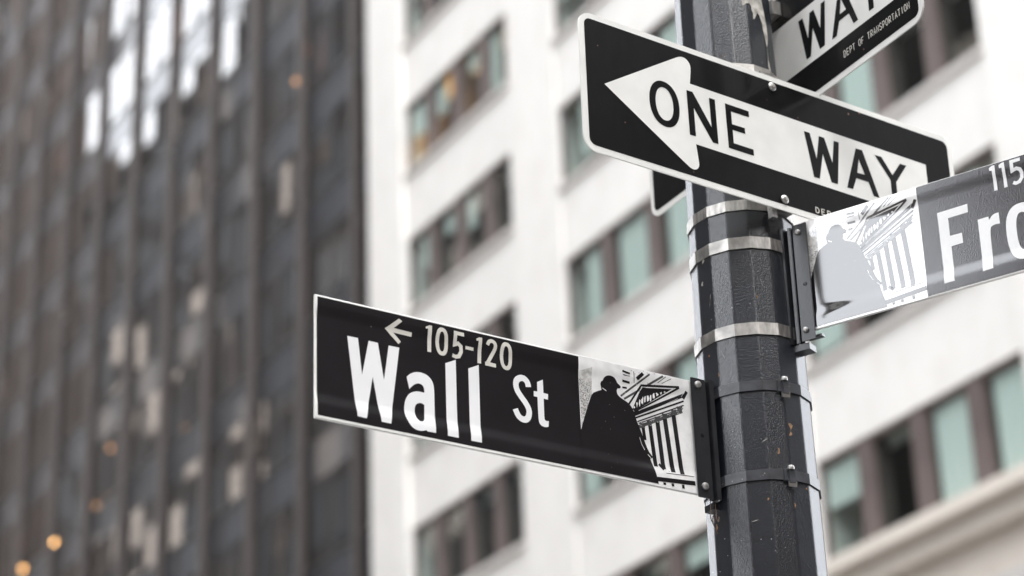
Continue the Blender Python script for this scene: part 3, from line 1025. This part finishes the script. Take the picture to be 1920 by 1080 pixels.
tube('wire', [(0.788, -0.219, 0.001), (0.786, -0.235, 0.004), (0.784, -0.252, 0.002), (0.791, -0.266, 0.0), (0.797, -0.256, 0.0), (0.792, -0.246, 0.0), (0.787, -0.262, 0.003), (0.793, -0.276, 0.004), (0.798, -0.282, 0.002)], 0.0008, M['wire'], WS)
tube('wire', [(0.801, -0.224, -0.002), (0.800, -0.24, 0.0), (0.796, -0.254, 0.004), (0.801, -0.264, 0.004), (0.803, -0.25, 0.003)], 0.0009, M['wire'], WS)

# --- Front St
H2 = 0.2195
u2 = Vector((0.4493, -0.8934, -0.0038)).normalized()
n2 = Vector((-0.8934, -0.4493, 0.0)).normalized()
v2 = n2.cross(u2)
mwF = frame_matrix((2.4831, 3.1594, 3.5909), u2, v2, n2)
FS = empty('street_name_sign', None, mwF)
tag(FS, 'glossy street name blade reading 115 and Fro, its print washed pale by sky glare', 'street sign')
iF = mwF.inverted()
pf, ct = make_profile(H2)
K = dict(prof=pf, cuts=ct)
blade('blade', -0.014, 0.800, H2, pf, ct, M['blade'], FS)
poly('black_film', [(rrect(0.2158, 0.7955, -H2 + 0.0035, -0.0012, 0.002), [])], 0.0004, M['film_front'], FS, pf, ct)
fl = [(mm([(2497, -620), (3076, -615), (3072, -775), (2690, -780), (2689, -1128), (2916, -1132), (2914, -1328), (2692, -1331), (2690, -2011), (2497, -2011)]), []),
      (smooth_poly(mm([(3232, -975), (3434, -975), (3440, -1045), (3500, -975), (3560, -950), (3632, -952), (3628, -1165), (3529, -1155), (3458, -1182), (3432, -1286), (3420, -1980), (3228, -1984)]), 2, 40), []),
      ring(0.4035, -0.1428, 0.0310, 0.0535, 0.0190, 2.5, thy=0.0175),
      (mm([(4520, -975), (4710, -975), (4710, -1050), (4810, -960), (4930, -950), (5040, -1020), (5080, -1150), (5080, -1985), (4885, -1985), (4885, -1210), (4840, -1150), (4780, -1150), (4712, -1230), (4712, -1985), (4520, -1985)]), []),
      (mm([(5310, -700), (5500, -640), (5500, -960), (5640, -960), (5640, -1120), (5500, -1120), (5500, -1780), (5560, -1830), (5650, -1820), (5650, -1980), (5500, -2000), (5370, -1950), (5310, -1820), (5310, -1120), (5210, -1120), (5210, -960), (5310, -960)]), [])]
letters('letter', fl, 0.0008, M['white_film'], FS, **K)
n5 = [(mm([(3566, -70), (3620, -45), (3672, -45), (3666, -523), (3604, -523), (3612, -135), (3566, -130)]), []),
      (mm([(3750, -70), (3800, -45), (3852, -45), (3855, -520), (3792, -520), (3798, -135), (3750, -130)]), []),
      (stroke_mm([(4150, -76), (3985, -76), (3978, -250), (4060, -228), (4120, -260), (4142, -330), (4134, -420), (4081, -488), (4013, -499), (3965, -470)], 64, 0), [])]
letters('numeral', n5, 0.0008, M['white_film'], FS, **K)
picture(FS, pf, ct, -0.0135, 0.2158, H2, 5172, 7540, '_gloss')
bracket(FS, [(-0.0035, 0.0075), (-0.0300, 0.0075), (-0.0310, -0.004), (-0.0370, -0.004), (-0.0385, 0.004), (-0.0425, 0.004), (-0.0440, -0.006), (-0.0500, -0.006), (-0.0520, 0.0095), (-0.0680, 0.0085)],
        -0.006, -0.238, [(-0.0205, -0.0225, 0.009, 0.0055), (-0.0215, -0.2180, 0.009, 0.0055)])
disc_bolt('bolt_hole', -0.0150, -0.128, 0.0088, 0.0042, 0.0006, M['print_black'], FS)
link('bottom_lug', box_mesh(0.040, 0.012, 0.026, M['bracket']), FS, (-0.040, -0.246, -0.010))
link('blade_lug', box_mesh(0.030, 0.004, 0.012, M['bracket']), FS, (-0.010, -0.230, -0.006))
for zc in (3.5491, 3.3764):
    band(zc, 0.0235, M['steel'], FS, iF)
for (uu, vv) in ((-0.0665, -0.040), (-0.0665, -0.209)):
    link('band_clip', box_mesh(0.007, 0.024, 0.010, M['steel']), FS, (uu, vv, 0.012))


# ------------------------------------------------------------------ the two ONE WAY plates
GLY = {  # plain capitals as pen strokes in a unit box
    'D': [[(0, 0), (0, 1), (.55, 1), (.9, .75), (.9, .25), (.55, 0), (0, 0)]], 'E': [[(.9, 1), (0, 1), (0, 0), (.9, 0)], [(0, .5), (.75, .5)]],
    'P': [[(0, 0), (0, 1), (.6, 1), (.9, .88), (.9, .6), (.6, .48), (0, .48)]], 'T': [[(0, 1), (1, 1)], [(.5, 1), (.5, 0)]],
    'O': [[(.3, 0), (0, .25), (0, .75), (.3, 1), (.65, 1), (.95, .75), (.95, .25), (.65, 0), (.3, 0)]], 'F': [[(0, 0), (0, 1), (.9, 1)], [(0, .5), (.7, .5)]],
    'R': [[(0, 0), (0, 1), (.6, 1), (.9, .88), (.9, .6), (.6, .48), (0, .48)], [(.5, .48), (.95, 0)]], 'A': [[(0, 0), (.48, 1), (.96, 0)], [(.2, .35), (.76, .35)]],
    'N': [[(0, 0), (0, 1), (.9, 0), (.9, 1)]], 'S': [[(.9, .82), (.6, 1), (.25, 1), (0, .8), (.1, .6), (.8, .42), (.92, .2), (.65, 0), (.25, 0), (0, .18)]], 'I': [[(.45, 0), (.45, 1)]],
}


def small_text(s, x, y, wd, h, adv, pen):
    out = []
    for ch in s:
        for pth in GLY.get(ch, []):
            out.append((stroke([(x + p[0] * wd, y + p[1] * h) for p in pth], pen), []))
        x += adv
    return out


OWW, OWH = 0.917, 0.282
ARROW = [(513, -1384), (2180, -330), (2270, -278), (2350, -254), (2430, -262), (2500, -310), (2535, -385), (2540, -470), (2497, -775), (8387, -800), (8387, -2045), (2545, -2018), (2590, -2403), (2580, -2470), (2530, -2540), (2434, -2568), (2318, -2522)]
LET_N = [(2401, -938), (2542, -935), (2941, -1555), (2928, -941), (3067, -941), (3078, -1866), (2950, -1868), (2548, -1269), (2554, -1858), (2414, -1860)]
LET_E = [(3305, -944), (3874, -946), (3877, -1072), (3440, -1078), (3443, -1345), (3746, -1338), (3749, -1458), (3446, -1463), (3450, -1739), (3918, -1739), (3920, -1869), (3320, -1869)]
LET_W = [(5226, -968), (5367, -966), (5488, -1482), (5597, -968), (5731, -968), (5885, -1462), (5970, -964), (6102, -960), (5976, -1890), (5819, -1896), (5656, -1340), (5520, -1898), (5380, -1900)]
LET_A = [(6528, -966), (6697, -960), (7030, -1895), (6885, -1896), (6779, -1622), (6472, -1625), (6357, -1890), (6206, -1896)]
LET_Ai = [(6581, -1189), (6707, -1490), (6510, -1497)]
LET_Y = [(7016, -967), (7194, -963), (7441, -1290), (7680, -975), (7845, -972), (7525, -1420), (7516, -1896), (7366, -1896), (7380, -1420)]


def one_way(mw, label, dept, shift):
    s = empty('one_way_sign', None, mw)
    tag(s, label, 'one way sign', 'one way plates on the pole')
    extrude_poly('plate', rrect(0, OWW, -OWH, 0, 0.030), -0.003, 0.0, M['ow_white'], s)
    poly('black_panel', [(rrect(0.0125, OWW - 0.0125, -OWH + 0.0125, -0.0115, 0.014), [])], 0.0004, M['ow_black'], s)
    poly('arrow', [(smooth_poly(mm(ARROW), 2, 40), [])], 0.0008, M['ow_white'], s)
    sh = lambda L: [(a + shift, b) for a, b in L]
    letters('letter', [ring(0.1863, -0.1390, 0.0345, 0.0468, 0.0143, 2.15, thy=0.0128), (mm(LET_N), []), (mm(LET_E), []),
                            (mm(sh(LET_W)), []), (mm(sh(LET_A)), [mm(sh(LET_Ai))]), (mm(sh(LET_Y)), [])], 0.0012, M['ow_black'], s)
    lt = poly('small_lettering', small_text('DEPT OF TRANSPORTATION', *dept), 0.0008, M['number_film'], s)
    lt['label'] = 'tiny white capitals DEPT OF TRANSPORTATION'
    lt['kind'] = 'stuff'
    return s


mwO = frame_matrix((1.9869, 3.1311, 3.8927), (0.9955, 0.0941, -0.0057), (0.0057, 0.0005, 1.0), (0.0941, -0.9956, 0.0))
O1 = one_way(mwO, 'black one way plate with white arrow bolted across the front of the pole', (0.5350, -0.2650, 0.0085, 0.0105, 0.0145, 0.0019), 0)
for (a, b) in ((0.4517, -0.0225), (0.4591, -0.2590)):
    bo = disc_bolt('bolt', a, b, 0.0002, 0.0088, 0.004, M['bolt'], O1)
    disc_bolt('bolt_centre', 0, 0, 0.0035, 0.0045, 0.003, M['peel'], bo)
iO = mwO.inverted()
for zc in (3.9180, 3.6265):
    band(zc, 0.021, M['steel'], O1, iO)
# mounting feet between strap and plate
for (a, b) in ((0.452, -0.005), (0.459, -0.268)):
    link('mounting_foot', box_mesh(0.045, 0.026, 0.020, M['steel']), O1, (a, b, -0.0135))
link('mounting_foot', box_mesh(0.012, 0.020, 0.012, M['bolt']), O1, (0.438, -0.288, -0.012))

u3 = Vector((0.0, -1.0, -0.0052)).normalized()
n3 = Vector((-1.0, 0, 0))
v3 = n3.cross(u3)
top_left = Vector((2.5559, 3.7436, 3.8878)) - u3 * 0.036 + v3 * OWH
mwP = frame_matrix(top_left, u3, v3, n3)
O2 = one_way(mwP, 'black one way plate mounted behind the pole, crossing the front plate', (0.6820, -0.2440, 0.0062, 0.0135, 0.0092, 0.0017), 310)
for b in (-0.04, -0.24):
    link('mounting_foot', box_mesh(0.05, 0.03, 0.022, M['steel']), O2, (0.478, b, 0.0125))
